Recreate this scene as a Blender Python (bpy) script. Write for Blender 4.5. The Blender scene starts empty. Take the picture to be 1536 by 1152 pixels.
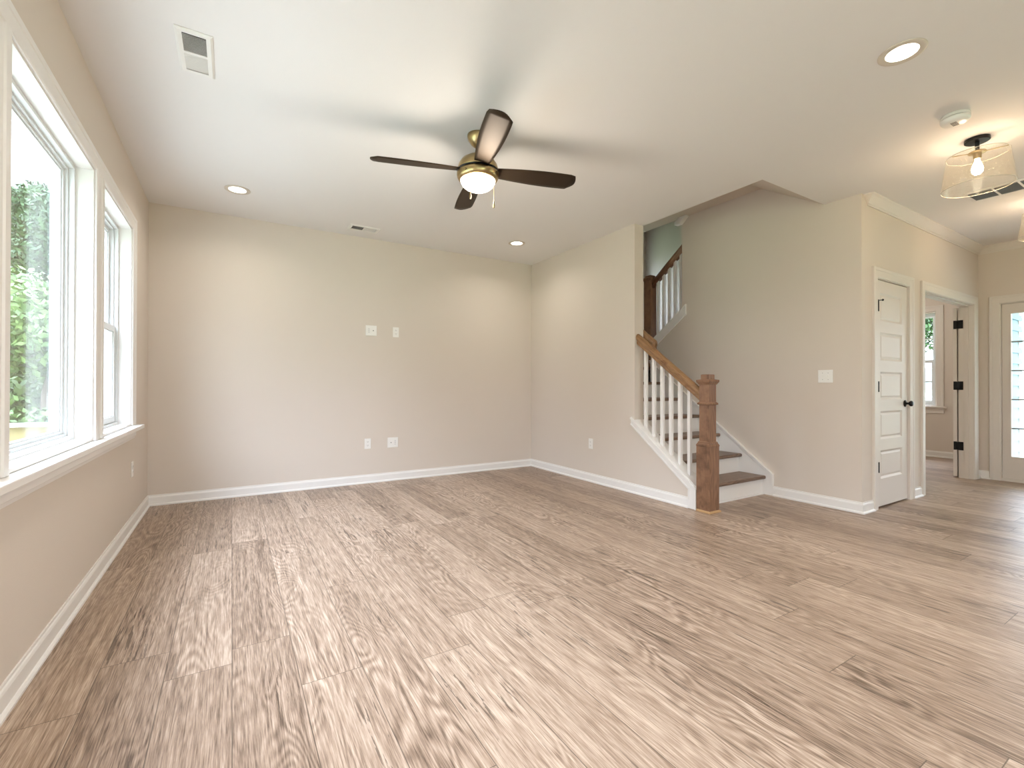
import bpy, bmesh, math, random
from mathutils import Vector, Matrix
R = math.radians
scene = bpy.context.scene
COL = scene.collection

# ------------------------------------------------------------------ camera, world, exposure
def make_camera():
    yaw, pit, rol = -0.54534, 0.0049, 0.0014
    F = Vector((-math.sin(yaw)*math.cos(pit), math.cos(yaw)*math.cos(pit), math.sin(pit)))
    Rt = Vector((math.cos(yaw), math.sin(yaw), 0)); U = Rt.cross(F)
    c, s = math.cos(rol), math.sin(rol)
    R2 = c*Rt + s*U; U2 = -s*Rt + c*U
    cam = bpy.data.cameras.new('camera'); cam.sensor_width = 36; cam.lens = 692.87/1536*36
    cam.clip_start = 0.02
    o = bpy.data.objects.new('camera', cam); COL.objects.link(o)
    m = Matrix.Identity(4)
    for i in range(3):
        m[i][0] = R2[i]; m[i][1] = U2[i]; m[i][2] = -F[i]
    m[0][3], m[1][3], m[2][3] = 0, 0, 1.0838
    o.matrix_world = m
    scene.camera = o
make_camera()
scene.view_settings.view_transform = 'Standard'
scene.view_settings.look = 'None'
scene.view_settings.gamma = 1.0
scene.view_settings.use_curve_mapping = False
EXPOSURE = 0.12
scene.view_settings.exposure = EXPOSURE
SKY = 19.5           # overcast sky strength
W_DOWN = 4.2        # watts, recessed downlight
W_NEAR = 15.0       # the near downlights and the added ones behind the viewpoint
W_FAN = 16.0
W_FLUSH = 7.0
WARM = (1.0, 0.93, 0.84)

world = bpy.data.worlds.new('overcast_sky'); scene.world = world
world.use_nodes = True
nt = world.node_tree
for n in list(nt.nodes): nt.nodes.remove(n)
out = nt.nodes.new('ShaderNodeOutputWorld'); bg = nt.nodes.new('ShaderNodeBackground')
tc = nt.nodes.new('ShaderNodeTexCoord'); sp = nt.nodes.new('ShaderNodeSeparateXYZ')
mr = nt.nodes.new('ShaderNodeMapRange'); mr.inputs[1].default_value = 0.15; mr.inputs[2].default_value = 0.95
cr = nt.nodes.new('ShaderNodeMix'); cr.data_type = 'RGBA'
cr.inputs[6].default_value = (0.25, 0.27, 0.305, 1); cr.inputs[7].default_value = (1.26, 1.45, 1.80, 1)
nt.links.new(tc.outputs['Generated'], sp.inputs[0]); nt.links.new(sp.outputs[2], mr.inputs[0])
nt.links.new(mr.outputs[0], cr.inputs[0]); nt.links.new(cr.outputs[2], bg.inputs[0])
bg.inputs[1].default_value = SKY
nt.links.new(bg.outputs[0], out.inputs[0])
scene.cycles.max_bounces = 14
scene.cycles.diffuse_bounces = 8
scene.cycles.transparent_max_bounces = 24
scene.cycles.glossy_bounces = 4
scene.cycles.sample_clamp_indirect = 6.0
scene.cycles.caustics_reflective = False
scene.cycles.caustics_refractive = False
scene.cycles.use_denoising = True

def portal(loc, look, sx, sy):
    l = bpy.data.lights.new('window_portal', 'AREA'); l.shape = 'RECTANGLE'; l.size = sx; l.size_y = sy
    l.cycles.is_portal = True
    o = bpy.data.objects.new('window_portal', l); COL.objects.link(o); o.location = loc
    o.rotation_euler = Vector(look).to_track_quat('-Z', 'Z' if abs(look[2]) < .5 else 'Y').to_euler()

# ------------------------------------------------------------------ measured plan
XL, YB, XR, YE = -0.647, 5.257, 3.498, 3.365
XS, YC, XF, H = 4.603, 1.823, 7.619, 2.74
XRI = 3.623                     # inner face of the right wall, stair side
XSI = 4.72                      # inner face of the stairwell wall
XO = 5.72                       # outer wall of the upper flight
YR = -4.6                       # wall behind the camera
ZTOP = 5.4

# ------------------------------------------------------------------ materials
def mat(name, color, rough=0.5, metal=0.0, bump=None, spec=0.5, coat=0):
    m = bpy.data.materials.new(name); m.use_nodes = True
    b = m.node_tree.nodes['Principled BSDF']
    b.inputs['Base Color'].default_value = (*color, 1)
    b.inputs['Roughness'].default_value = rough; b.inputs['Metallic'].default_value = metal
    b.inputs['Specular IOR Level'].default_value = spec
    b.inputs['Coat Weight'].default_value = coat
    if bump:
        n = m.node_tree.nodes; l = m.node_tree.links
        t = n.new('ShaderNodeTexCoord'); no = n.new('ShaderNodeTexNoise'); bp = n.new('ShaderNodeBump')
        no.inputs['Scale'].default_value = bump[0]; no.inputs['Detail'].default_value = 3
        bp.inputs['Strength'].default_value = bump[1]; bp.inputs['Distance'].default_value = 0.002
        l.new(t.outputs['Object'], no.inputs['Vector']); l.new(no.outputs[0], bp.inputs['Height'])
        l.new(bp.outputs[0], b.inputs['Normal'])
    return m
M = {}
M['wall'] = mat('greige_wall_paint', (0.67, 0.60, 0.53), 0.75, bump=(180, 0.25), spec=0.25)
M['ceiling'] = mat('ceiling_paint', (0.78, 0.765, 0.755), 0.85, bump=(220, 0.2), spec=0.2)
M['trim'] = mat('white_trim_paint', (0.80, 0.78, 0.755), 0.4)
M['hall'] = mat('shaded_trim_paint', (0.71, 0.66, 0.605), 0.5, spec=0.3)  # trim white darkened and warmed, painting in the dimmer light by the doors
M['vinyl'] = mat('white_vinyl', (0.72, 0.74, 0.74), 0.35)
M['plastic'] = mat('white_plastic', (0.84, 0.83, 0.80), 0.3)
M['dark'] = mat('dark_slot', (0.03, 0.03, 0.03), 0.6)
M['duct'] = mat('dark_duct', (0.05, 0.055, 0.06), 0.8)
M['black'] = mat('black_metal', (0.012, 0.012, 0.013), 0.35, 0.6)
M['brass'] = mat('antique_brass', (0.42, 0.31, 0.15), 0.28, 1.0)
M['blade'] = mat('dark_bronze_blade', (0.050, 0.034, 0.022), 0.48, 0.6, spec=0.2)
M['metal'] = mat('white_metal_grille', (0.80, 0.79, 0.76), 0.4)
M['siding'] = mat('pale_blue_siding', (0.22, 0.335, 0.40), 0.6)
M['grass'] = mat('lawn', (0.17, 0.205, 0.115), 0.9, bump=(30, 0.8))
M['deck'] = mat('pale_deck_boards', (0.33, 0.33, 0.28), 0.7)
M['yellowwood'] = mat('treated_pine', (0.22, 0.18, 0.07), 0.65)
M['bark'] = mat('bark', (0.11, 0.085, 0.065), 0.9, bump=(20, 1))
M['concrete'] = mat('porch_concrete', (0.55, 0.54, 0.52), 0.85, bump=(60, .4))
M['stucco'] = mat('distant_white_wall', (0.75, 0.75, 0.74), 0.8)
M['shingle'] = mat('grey_shingle', (0.16, 0.19, 0.20), 0.9)

def emit(name, color, strength):
    m = bpy.data.materials.new(name); m.use_nodes = True
    b = m.node_tree.nodes['Principled BSDF']
    b.inputs['Base Color'].default_value = (0.8, 0.8, 0.78, 1)
    b.inputs['Emission Color'].default_value = (*color, 1); b.inputs['Emission Strength'].default_value = strength
    return m
M['lens'] = emit('lit_lens', (1.0, 0.93, 0.82), 5.0)
M['bowl'] = emit('lit_frosted_bowl', (1.0, 0.96, 0.88), 3.0)
M['bulb'] = emit('lit_bulb', (1.0, 0.86, 0.66), 30.0)

def glassmat(name, tint=(0.97, 0.985, 0.98), gl=0.6, seeded=False):
    m = bpy.data.materials.new(name); m.use_nodes = True
    n = m.node_tree.nodes; l = m.node_tree.links
    for x in list(n): n.remove(x)
    o = n.new('ShaderNodeOutputMaterial'); t = n.new('ShaderNodeBsdfTransparent'); g = n.new('ShaderNodeBsdfGlossy')
    t.inputs[0].default_value = (*tint, 1); g.inputs['Roughness'].default_value = 0.01 if not seeded else 0.12
    fr = n.new('ShaderNodeFresnel'); fr.inputs[0].default_value = 1.45
    mx = n.new('ShaderNodeMixShader')
    if seeded:
        lw = n.new('ShaderNodeLayerWeight'); lw.inputs[0].default_value = 0.35
        tx = n.new('ShaderNodeTexCoord'); vo = n.new('ShaderNodeTexVoronoi'); vo.inputs['Scale'].default_value = 130
        ms = n.new('ShaderNodeMapRange'); ms.inputs[1].default_value = 0.20; ms.inputs[2].default_value = 0.09
        ms.inputs[3].default_value = 0.012; ms.inputs[4].default_value = 0.6
        l.new(tx.outputs['Object'], vo.inputs['Vector']); l.new(vo.outputs['Distance'], ms.inputs[0])
        tl = n.new('ShaderNodeBsdfTranslucent'); tl.inputs[0].default_value = (0.95, 0.88, 0.76, 1)
        df = n.new('ShaderNodeBsdfDiffuse'); df.inputs[0].default_value = (0.9, 0.84, 0.74, 1)
        ad = n.new('ShaderNodeMixShader'); ad.inputs[0].default_value = 0.5
        l.new(tl.outputs[0], ad.inputs[1]); l.new(df.outputs[0], ad.inputs[2])
        m1 = n.new('ShaderNodeMixShader'); l.new(ms.outputs[0], m1.inputs[0]); l.new(t.outputs[0], m1.inputs[1]); l.new(ad.outputs[0], m1.inputs[2])
        mm = n.new('ShaderNodeMath'); mm.operation = 'MULTIPLY'; mm.inputs[1].default_value = 0.22
        l.new(lw.outputs['Facing'], mm.inputs[0]); l.new(mm.outputs[0], mx.inputs[0])
        l.new(m1.outputs[0], mx.inputs[1]); l.new(g.outputs[0], mx.inputs[2])
    else:
        lw = n.new('ShaderNodeLayerWeight'); lw.inputs[0].default_value = 0.5
        p5 = n.new('ShaderNodeMath'); p5.operation = 'POWER'; p5.inputs[1].default_value = 5.0; l.new(lw.outputs['Facing'], p5.inputs[0])
        sc_ = n.new('ShaderNodeMath'); sc_.operation = 'MULTIPLY_ADD'; sc_.inputs[1].default_value = 0.94; sc_.inputs[2].default_value = 0.03
        l.new(p5.outputs[0], sc_.inputs[0]); l.new(sc_.outputs[0], mx.inputs[0]); l.new(t.outputs[0], mx.inputs[1]); l.new(g.outputs[0], mx.inputs[2])
    l.new(mx.outputs[0], o.inputs[0])
    return m
M['rim'] = mat('bright_glass_rim', (0.92, 0.88, 0.80), 0.2)  # whitened so the clear shade's edges look brightly lit
M['rim'].node_tree.nodes['Principled BSDF'].inputs['Transmission Weight'].default_value = 0.4
M['glass'] = glassmat('window_glass')
M['seeded'] = glassmat('seeded_glass', (0.985, 0.975, 0.95), seeded=True)

def wood(name, dark, mid, light, plank=False, axis='Z', ring=46.0, rough=0.42, sc=(1, 1, 1)):
    """oak: contour lines of a long noise give cathedral grain, fine noise the pores"""
    m = bpy.data.materials.new(name); m.use_nodes = True
    n = m.node_tree.nodes; l = m.node_tree.links; b = n['Principled BSDF']
    def math_(op, a, c=None, d=None):
        x = n.new('ShaderNodeMath'); x.operation = op
        for i, v in enumerate((a, c, d)):
            if v is None: continue
            if isinstance(v, (int, float)): x.inputs[i].default_value = v
            else: l.new(v, x.inputs[i])
        return x.outputs[0]
    tx = n.new('ShaderNodeTexCoord'); s = n.new('ShaderNodeSeparateXYZ'); l.new(tx.outputs['Object'], s.inputs[0])
    X, Y, Z = s.outputs
    if axis == 'Y': long_, a_, c_ = Y, X, Z
    elif axis == 'X': long_, a_, c_ = X, Y, Z
    else: long_, a_, c_ = Z, X, Y
    if plank:
        W, L = 0.2155, 1.49
        u = math_('DIVIDE', math_('SUBTRACT', X, 0.005), W); row = math_('FLOOR', u); fu = math_('SUBTRACT', u, row)
        wn = n.new('ShaderNodeTexWhiteNoise'); wn.noise_dimensions = '1D'; l.new(math_('ADD', row, 7.3), wn.inputs['W'])
        v = math_('ADD', math_('DIVIDE', Y, L), math_('MULTIPLY', wn.outputs['Value'], 5.0)); cell = math_('FLOOR', v); fv = math_('SUBTRACT', v, cell)
        wn2 = n.new('ShaderNodeTexWhiteNoise'); wn2.noise_dimensions = '2D'
        cb = n.new('ShaderNodeCombineXYZ'); l.new(row, cb.inputs[0]); l.new(cell, cb.inputs[1]); l.new(cb.outputs[0], wn2.inputs['Vector'])
        seed = math_('MULTIPLY', wn2.outputs['Value'], 60.0); tone = wn2.outputs['Value']
        long_ = Y; a_ = X; c_ = seed
        eu = math_('MULTIPLY', math_('MINIMUM', fu, math_('SUBTRACT', 1.0, fu)), W)
        ev = math_('MULTIPLY', math_('MINIMUM', fv, math_('SUBTRACT', 1.0, fv)), L)
        edge = math_('MINIMUM', eu, ev)
        seam = math_('LESS_THAN', edge, 0.0015)
    def vec(ka, kl, kc):
        c = n.new('ShaderNodeCombineXYZ')
        l.new(math_('MULTIPLY', a_, ka), c.inputs[0]); l.new(math_('MULTIPLY', long_, kl), c.inputs[1]); l.new(math_('MULTIPLY', c_, kc), c.inputs[2])
        return c.outputs[0]
    def noise(v, scale, det, rough_=0.5, dist=0):
        x = n.new('ShaderNodeTexNoise'); x.inputs['Scale'].default_value = scale; x.inputs['Detail'].default_value = det
        x.inputs['Roughness'].default_value = rough_; x.inputs['Distortion'].default_value = dist
        l.new(v, x.inputs['Vector']); return x.outputs[0]
    k = 1.0 if plank else 8.0
    big = noise(vec(5.0*sc[0], 1.15*sc[1], k), 1.0, 2.0, 0.42, 0.25)
    rings = math_('SINE', math_('MULTIPLY', big, ring))
    rings = math_('MULTIPLY', math_('ADD', rings, 1.0), 0.5)
    fibre = noise(vec(240*sc[0], 8.0*sc[1], k), 1.0, 4.0, 0.65)
    streak = noise(vec(42*sc[0], 1.6*sc[1], k), 1.0, 3.0, 0.55)
    where = noise(vec(3.2*sc[0], .8*sc[1], k*1.7), 1.0, 1.0, 0.5)
    wamt = n.new('ShaderNodeMapRange'); wamt.inputs[1].default_value = 0.42; wamt.inputs[2].default_value = 0.68
    wamt.inputs[3].default_value = 0.04; wamt.inputs[4].default_value = 0.21; l.new(where, wamt.inputs[0])
    f = math_('ADD', 0.5, math_('MULTIPLY', math_('SUBTRACT', rings, 0.5), wamt.outputs[0]))
    f = math_('ADD', f, math_('MULTIPLY', math_('SUBTRACT', fibre, 0.5), 1.1))
    f = math_('ADD', f, math_('MULTIPLY', math_('SUBTRACT', streak, 0.5), 0.5))
    if plank: f = math_('ADD', f, math_('MULTIPLY', math_('SUBTRACT', tone, 0.5), 0.18))
    ramp = n.new('ShaderNodeValToRGB'); e = ramp.color_ramp.elements
    e[0].position = 0.18; e[0].color = (*dark, 1); e[1].position = 0.80; e[1].color = (*light, 1)
    x = e.new(0.48); x.color = (*mid, 1)
    l.new(f, ramp.inputs[0]); colr = ramp.outputs[0]
    if plank:
        # dark weathered cracks in clusters
        cr1 = noise(vec(60, 3.4, 1.3), 1.0, 4.0, 0.62)
        cr2 = noise(vec(4.5, 1.1, 2.1), 1.0, 1.0)
        ck = math_('MULTIPLY', math_('GREATER_THAN', cr1, 0.60), math_('MAXIMUM', 0.0, math_('MULTIPLY', math_('SUBTRACT', cr2, 0.49), 5.0)))
        ck = math_('MINIMUM', ck, 0.7)
        mxc = n.new('ShaderNodeMix'); mxc.data_type = 'RGBA'; l.new(ck, mxc.inputs[0]); l.new(colr, mxc.inputs[6]); mxc.inputs[7].default_value = (dark[0]*.55, dark[1]*.55, dark[2]*.55, 1)
        mxs = n.new('ShaderNodeMix'); mxs.data_type = 'RGBA'; l.new(math_('MULTIPLY', seam, 0.75), mxs.inputs[0]); l.new(mxc.outputs[2], mxs.inputs[6]); mxs.inputs[7].default_value = (.07, .05, .035, 1)
        colr = mxs.outputs[2]
    l.new(colr, b.inputs['Base Color'])
    b.inputs['Roughness'].default_value = rough; b.inputs['Specular IOR Level'].default_value = 0.28 if plank else 0.5
    bp = n.new('ShaderNodeBump'); bp.inputs['Strength'].default_value = 0.25; bp.inputs['Distance'].default_value = 0.0015
    hgt = math_('ADD', fibre, math_('MULTIPLY', rings, 0.3))
    if plank: hgt = math_('SUBTRACT', hgt, math_('MULTIPLY', seam, 2.0))
    l.new(hgt, bp.inputs['Height']); l.new(bp.outputs[0], b.inputs['Normal'])
    return m
M['floor'] = wood('oak_plank_floor', (0.10, 0.064, 0.043), (0.335, 0.240, 0.176), (0.59, 0.468, 0.372), plank=True, rough=0.36, ring=150.0)
M['oak'] = wood('stained_oak', (0.085, 0.040, 0.021), (0.215, 0.112, 0.062), (0.32, 0.18, 0.105), ring=140, rough=0.4, sc=(1.6, 1, 1))
M['oakrail'] = wood('stained_oak_rail', (0.12, 0.055, 0.022), (0.28, 0.150, 0.066), (0.40, 0.23, 0.11), axis='Y', ring=140, rough=0.35, sc=(1.6, 1, 1))
M['oaktread'] = wood('stained_oak_tread', (0.07, 0.042, 0.028), (0.185, 0.115, 0.075), (0.30, 0.20, 0.14), axis='X', ring=100, rough=0.38, sc=(1.4, 1, 1))
M['rawoak'] = mat('pale_oak_moulding', (0.50, 0.31, 0.15), 0.5)

def leafmat(name, c1, c2):
    m = mat(name, c1, 0.6); n = m.node_tree.nodes; l = m.node_tree.links; b = n['Principled BSDF']
    g = n.new('ShaderNodeNewGeometry'); mx = n.new('ShaderNodeMix'); mx.data_type = 'RGBA'
    mx.inputs[6].default_value = (*c1, 1); mx.inputs[7].default_value = (*c2, 1)
    l.new(g.outputs['Random Per Island'], mx.inputs[0]); l.new(mx.outputs[2], b.inputs['Base Color'])
    b.inputs['Subsurface Weight'].default_value = 0.0
    return m
M['leaf1'] = leafmat('leaves_dark', (0.014, 0.045, 0.010), (0.045, 0.105, 0.024))
M['leaf2'] = leafmat('leaves_bright', (0.035, 0.085, 0.014), (0.11, 0.18, 0.04))

# ------------------------------------------------------------------ helpers
def obj(name, bm, material, parent=None, kind=None, smooth=False, bevel=0):
    me = bpy.data.meshes.new(name)
    bmesh.ops.recalc_face_normals(bm, faces=bm.faces)
    bm.to_mesh(me); bm.free()
    if smooth:
        for p in me.polygons: p.use_smooth = True
    me.materials.append(M[material] if isinstance(material, str) else material)
    o = bpy.data.objects.new(name, me); COL.objects.link(o)
    if parent: o.parent = parent
    if kind: o['kind'] = kind
    if bevel:
        md = o.modifiers.new('bevel', 'BEVEL'); md.width = bevel; md.segments = 2; md.limit_method = 'ANGLE'; md.angle_limit = R(40)
    return o
def struct(name, bm, material, **k): return obj(name, bm, material, kind='structure', **k)
def empty(name, loc=(0, 0, 0), rz=0, kind=None, parent=None):
    o = bpy.data.objects.new(name, None); COL.objects.link(o); o.location = loc; o.rotation_euler = (0, 0, rz)
    o.empty_display_size = .05
    if kind: o['kind'] = kind
    if parent: o.parent = parent
    return o
def tag(o, label, cat, group=None):
    o['label'] = label; o['category'] = cat
    if group: o['group'] = group
    return o
def copy_tree(o, parent=None):
    c = o.copy(); COL.objects.link(c)
    if parent: c.parent = parent
    for ch in list(o.children): copy_tree(ch, c)
    return c
def box(bm, x0, y0, z0, x1, y1, z1, T=None):
    ps = [(x, y, z) for x in (x0, x1) for y in (y0, y1) for z in (z0, z1)]
    v = [bm.verts.new(T(Vector(p)) if T else p) for p in ps]
    for f in ((0, 1, 3, 2), (4, 6, 7, 5), (0, 4, 5, 1), (2, 3, 7, 6), (0, 2, 6, 4), (1, 5, 7, 3)):
        bm.faces.new([v[i] for i in f])
    return v
def B(*args):
    bm = bmesh.new()
    for a in args: box(bm, *a)
    return bm
def prism(bm, pts, a0, a1, axis):
    """pts in the two other axes (cyclic order kept), extruded a0..a1 along axis"""
    def P(p, a):
        if axis == 0: return (a, p[0], p[1])
        if axis == 1: return (p[0], a, p[1])
        return (p[0], p[1], a)
    v0 = [bm.verts.new(P(p, a0)) for p in pts]; v1 = [bm.verts.new(P(p, a1)) for p in pts]
    k = len(pts)
    f0 = bm.faces.new(v0); f1 = bm.faces.new(list(reversed(v1)))
    for i in range(k): bm.faces.new((v0[i], v0[(i+1) % k], v1[(i+1) % k], v1[i]))
    f0.normal_update(); f1.normal_update()
    bmesh.ops.triangulate(bm, faces=[f for f in (f0, f1) if len(f.verts) > 4])
def lathe(bm, prof, c=(0, 0, 0), seg=40, T=None):
    rows = []
    for r, z in prof:
        if r < 1e-6: rows.append([bm.verts.new(T(Vector((c[0], c[1], c[2]+z))) if T else (c[0], c[1], c[2]+z))])
        else:
            row = []
            for i in range(seg):
                a = 2*math.pi*i/seg; p = Vector((c[0]+r*math.cos(a), c[1]+r*math.sin(a), c[2]+z))
                row.append(bm.verts.new(T(p) if T else p))
            rows.append(row)
    for A, C in zip(rows, rows[1:]):
        if len(A) == 1 and len(C) == 1: continue
        for i in range(seg):
            j = (i+1) % seg
            if len(A) == 1: bm.faces.new((A[0], C[i], C[j]))
            elif len(C) == 1: bm.faces.new((A[i], C[0], A[j]))
            else: bm.faces.new((A[i], C[i], C[j], A[j]))
def sweep(bm, path, prof, nrm, closed=False, side=1):
    """mitred sweep of profile (u sideways, v along nrm) along a planar polyline"""
    path = [Vector(p) for p in path]; nrm = Vector(nrm).normalized(); k = len(path)
    rings = []
    for i, p in enumerate(path):
        d0 = (p-path[i-1]).normalized() if (closed or i > 0) else None
        d1 = (path[(i+1) % k]-p).normalized() if (closed or i < k-1) else None
        if d0 is None: d0 = d1
        if d1 is None: d1 = d0
        s0 = nrm.cross(d0)*side; s1 = nrm.cross(d1)*side
        s = s0+s1; s = s/(s.dot(s0))
        rings.append([bm.verts.new(p + s*u + nrm*v) for u, v in prof])
    m = len(prof)
    for i in range(k if closed else k-1):
        A, C = rings[i], rings[(i+1) % k]
        for j in range(m): bm.faces.new((A[j], A[(j+1) % m], C[(j+1) % m], C[j]))
    if not closed:
        for r in (rings[0], list(reversed(rings[-1]))):
            f = bm.faces.new(r)
            f.normal_update()
            if m > 4: bmesh.ops.triangulate(bm, faces=[f])
def tube(bm, pts, r, seg=8):
    pts = [Vector(p) for p in pts]; rings = []
    for i, p in enumerate(pts):
        d = (pts[min(i+1, len(pts)-1)]-pts[max(i-1, 0)]).normalized()
        a = d.orthogonal().normalized() if i == 0 else (prev - d*prev.dot(d)).normalized()
        prev = a; b2 = d.cross(a)
        rings.append([bm.verts.new(p + (a*math.cos(2*math.pi*j/seg)+b2*math.sin(2*math.pi*j/seg))*r) for j in range(seg)])
    for A, C in zip(rings, rings[1:]):
        for j in range(seg): bm.faces.new((A[j], A[(j+1) % seg], C[(j+1) % seg], C[j]))
    bm.faces.new(list(reversed(rings[0]))); bm.faces.new(rings[-1])
def wallholes(name, axis, p0, p1, u0, u1, z0, z1, holes, material='wall'):
    """wall slab between planes p0,p1 on axis (0: x planes, u=y; 1: y planes, u=x)"""
    bm = bmesh.new()
    us = sorted({u0, u1, *[h[0] for h in holes], *[h[1] for h in holes]}); us = [u for u in us if u0 <= u <= u1]
    zs = sorted({z0, z1, *[h[2] for h in holes], *[h[3] for h in holes]}); zs = [z for z in zs if z0 <= z <= z1]
    def solid(i, j):
        if i < 0 or j < 0 or i >= len(us)-1 or j >= len(zs)-1: return False
        u = (us[i]+us[i+1])/2; z = (zs[j]+zs[j+1])/2
        return not any(h[0] < u < h[1] and h[2] < z < h[3] for h in holes)
    def P(p, u, z): return (p, u, z) if axis == 0 else (u, p, z)
    cache = {}
    def V(p, u, z):
        k = (p, u, z)
        if k not in cache: cache[k] = bm.verts.new(P(p, u, z))
        return cache[k]
    for i in range(len(us)-1):
        for j in range(len(zs)-1):
            if not solid(i, j): continue
            a, b, c, d = us[i], us[i+1], zs[j], zs[j+1]
            for p in (p0, p1): bm.faces.new((V(p, a, c), V(p, b, c), V(p, b, d), V(p, a, d)))
            if not solid(i-1, j): bm.faces.new((V(p0, a, c), V(p1, a, c), V(p1, a, d), V(p0, a, d)))
            if not solid(i+1, j): bm.faces.new((V(p0, b, c), V(p1, b, c), V(p1, b, d), V(p0, b, d)))
            if not solid(i, j-1): bm.faces.new((V(p0, a, c), V(p1, a, c), V(p1, b, c), V(p0, b, c)))
            if not solid(i, j+1): bm.faces.new((V(p0, a, d), V(p1, a, d), V(p1, b, d), V(p0, b, d)))
    return struct(name, bm, material)

# ------------------------------------------------------------------ shell
SY0, SY1 = 1.943, 4.7            # study depth
SX1 = 9.31                       # study front wall
struct('floor', B((XL-.2, YR-.2, -.12, XO+.12, YB+.2, 0), (XO+.12, YR-.2, -.12, XF+.12, SY1+.1, 0), (XF+.12, YC, -.12, SX1+.12, SY1+.1, 0)), 'floor')
OPX1, OPY0 = XSI, 2.115          # opening in the ceiling over the stair
bm = bmesh.new()
box(bm, XL-.2, YR-.2, H, XRI, YB+.2, H+.3)
box(bm, XRI, YR-.2, H, XF+.12, OPY0, H+.3)
struct('ceiling', bm, 'ceiling')
struct('ceiling_study', B((XO+.13, OPY0, H, XF+.12, SY1+.1, H+.3), (XF+.12, YC, H, SX1+.12, SY1+.1, H+.3)), 'ceiling')

WZ0, WZ1 = 0.775, 2.27           # window opening heights on the left wall
WIN = [('window_1', 2.19, 3.34, False), ('window_2', 3.51, 4.45, True), ('window_3', 1.08, 2.02, True)]
wallholes('wall_left', 0, XL-.17, XL, YR-.17, YB+.17, -.1, H, [(a, b, WZ0, WZ1) for _, a, b, _ in WIN] + [(-2.9, -.9, .5, 2.27)])
wallholes('wall_back', 1, YB, YB+.17, XL, 3.56, -.1, H, [])
wallholes('wall_landing', 1, YB, YB+.17, 3.56, XO+.12, -.1, ZTOP, [(4.78, 5.55, 2.0, 3.3)])
wallholes('wall_rear', 1, YR-.17, YR, XL, XF+.12, -.1, H, [(0.0, 2.6, .05, 2.2)])
# right wall: full height behind, sloped knee wall beside the first steps
SL = 0.754
def curb(y): return 0.775 + SL*(y-3.407)          # top of the knee wall
bm = bmesh.new()
prism(bm, [(2.625, 0), (YB, 0), (YB, H), (YE, H), (YE, curb(YE)-.02), (2.625, curb(2.625)-.02)], XR, XRI, 0)
struct('wall_right', bm, 'wall')
struct('wall_stair_upper', B((XRI-.12, OPY0-.1, H+.301, XRI, YB, ZTOP), (XRI, OPY0-.1, H+.301, XO, OPY0, ZTOP)), 'wall')
# wall between the flights (full height in front, sloped half wall behind)
def skirt2(y): return 1.70 + 0.745*(4.09-y)        # top edge of the upper stringer board
bm = bmesh.new()
prism(bm, [(YC, -.1), (4.15, -.1), (4.15, skirt2(4.15)-.02), (3.667, skirt2(3.667)-.02), (3.667, ZTOP), (OPY0, ZTOP), (OPY0, H), (YC, H)], XS, XSI, 0)
struct('wall_stairwell', bm, 'wall')
wallholes('wall_flight', 0, XO, XO+.12, SY0, YB, -.1, ZTOP, [])
struct('ceiling_stair', B((XRI-.12, OPY0-.1, ZTOP, XO+.12, YB+.17, ZTOP+.1)), 'ceiling')
# sloped and flat soffit over the first flight
bm = bmesh.new()
prism(bm, [(OPY0, H+.002), (2.70, 3.10), (YB, 3.10), (YB, 3.22), (2.66, 3.22), (OPY0, 2.9)], XRI, XS, 0)
struct('ceiling_soffit', bm, 'wall')  # darker wall paint in place of ceiling white, painting in the soffit's shade
D1 = (4.89, 5.565); D2 = (5.955, 7.425); DH = 2.045
wallholes('wall_closet', 1, YC, SY0, XSI, XF+.12, -.1, H, [(D1[0]-.02, D1[1]+.02, -.1, DH+.02), (D2[0]-.02, D2[1]+.02, -.1, DH+.02)])
D3 = (0.40, 1.635)
wallholes('wall_entry', 0, XF, XF+.12, YR, YC, -.1, H, [(-3.9, -1.3, .95, 2.25), (D3[0]-.02, D3[1]+.02, 0, DH+.02)])
wallholes('wall_study_front', 0, SX1, SX1+.12, YC, SY1+.1, -.1, H, [(2.70, 3.62, .775, 2.25)])
wallholes('wall_study_side', 1, YC+.03, SY0, XF+.12, SX1, -.1, H, [])
wallholes('wall_study_back', 1, SY1, SY1+.1, XO+.12, SX1, -.1, H, [])

# ------------------------------------------------------------------ baseboards, crown
BASE = [(0, 0), (.024, 0), (.024, .010), (.018, .018), (.013, .020), (.013, .072), (.010, .082), (.006, .087), (.006, .097), (0, .097)]
def baseboard(name, pts, side=1):
    bm = bmesh.new(); sweep(bm, [(x, y, 0) for x, y in pts], BASE, (0, 0, 1), side=side); return struct(name, bm, 'trim')
baseboard('baseboard_left', [(XL, YB), (XL, YR)], 1)
baseboard('baseboard_back', [(XR, YB), (XL, YB)], 1)
baseboard('baseboard_right', [(XR, 2.712), (XR, YB)], 1)
baseboard('baseboard_stairwell', [(D1[0]-.09, YC), (XS, YC), (XS, 2.573)], 1)
baseboard('baseboard_closet', [(D2[0]-.09, YC), (D1[1]+.09, YC)], 1)
baseboard('baseboard_entry', [(XF, D3[1]+.085), (XF, YC), (D2[1]+.09, YC)], 1)
baseboard('baseboard_entry_near', [(XF, YR), (XF, D3[0]-.09)], 1)
baseboard('baseboard_study', [(SX1, SY0), (SX1, SY1), (XO+.12, SY1)], 1)
baseboard('baseboard_rear', [(XL, YR), (-0.1, YR)], 1)
baseboard('baseboard_rear_right', [(2.7, YR), (XF, YR)], 1)
CR = [(0, 0), (.072, 0), (.072, -.010), (.066, -.014), (.058, -.018), (.046, -.030), (.030, -.046), (.018, -.058), (.014, -.062), (.014, -.070), (.008, -.074), (.008, -.083), (0, -.083)]
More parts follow.
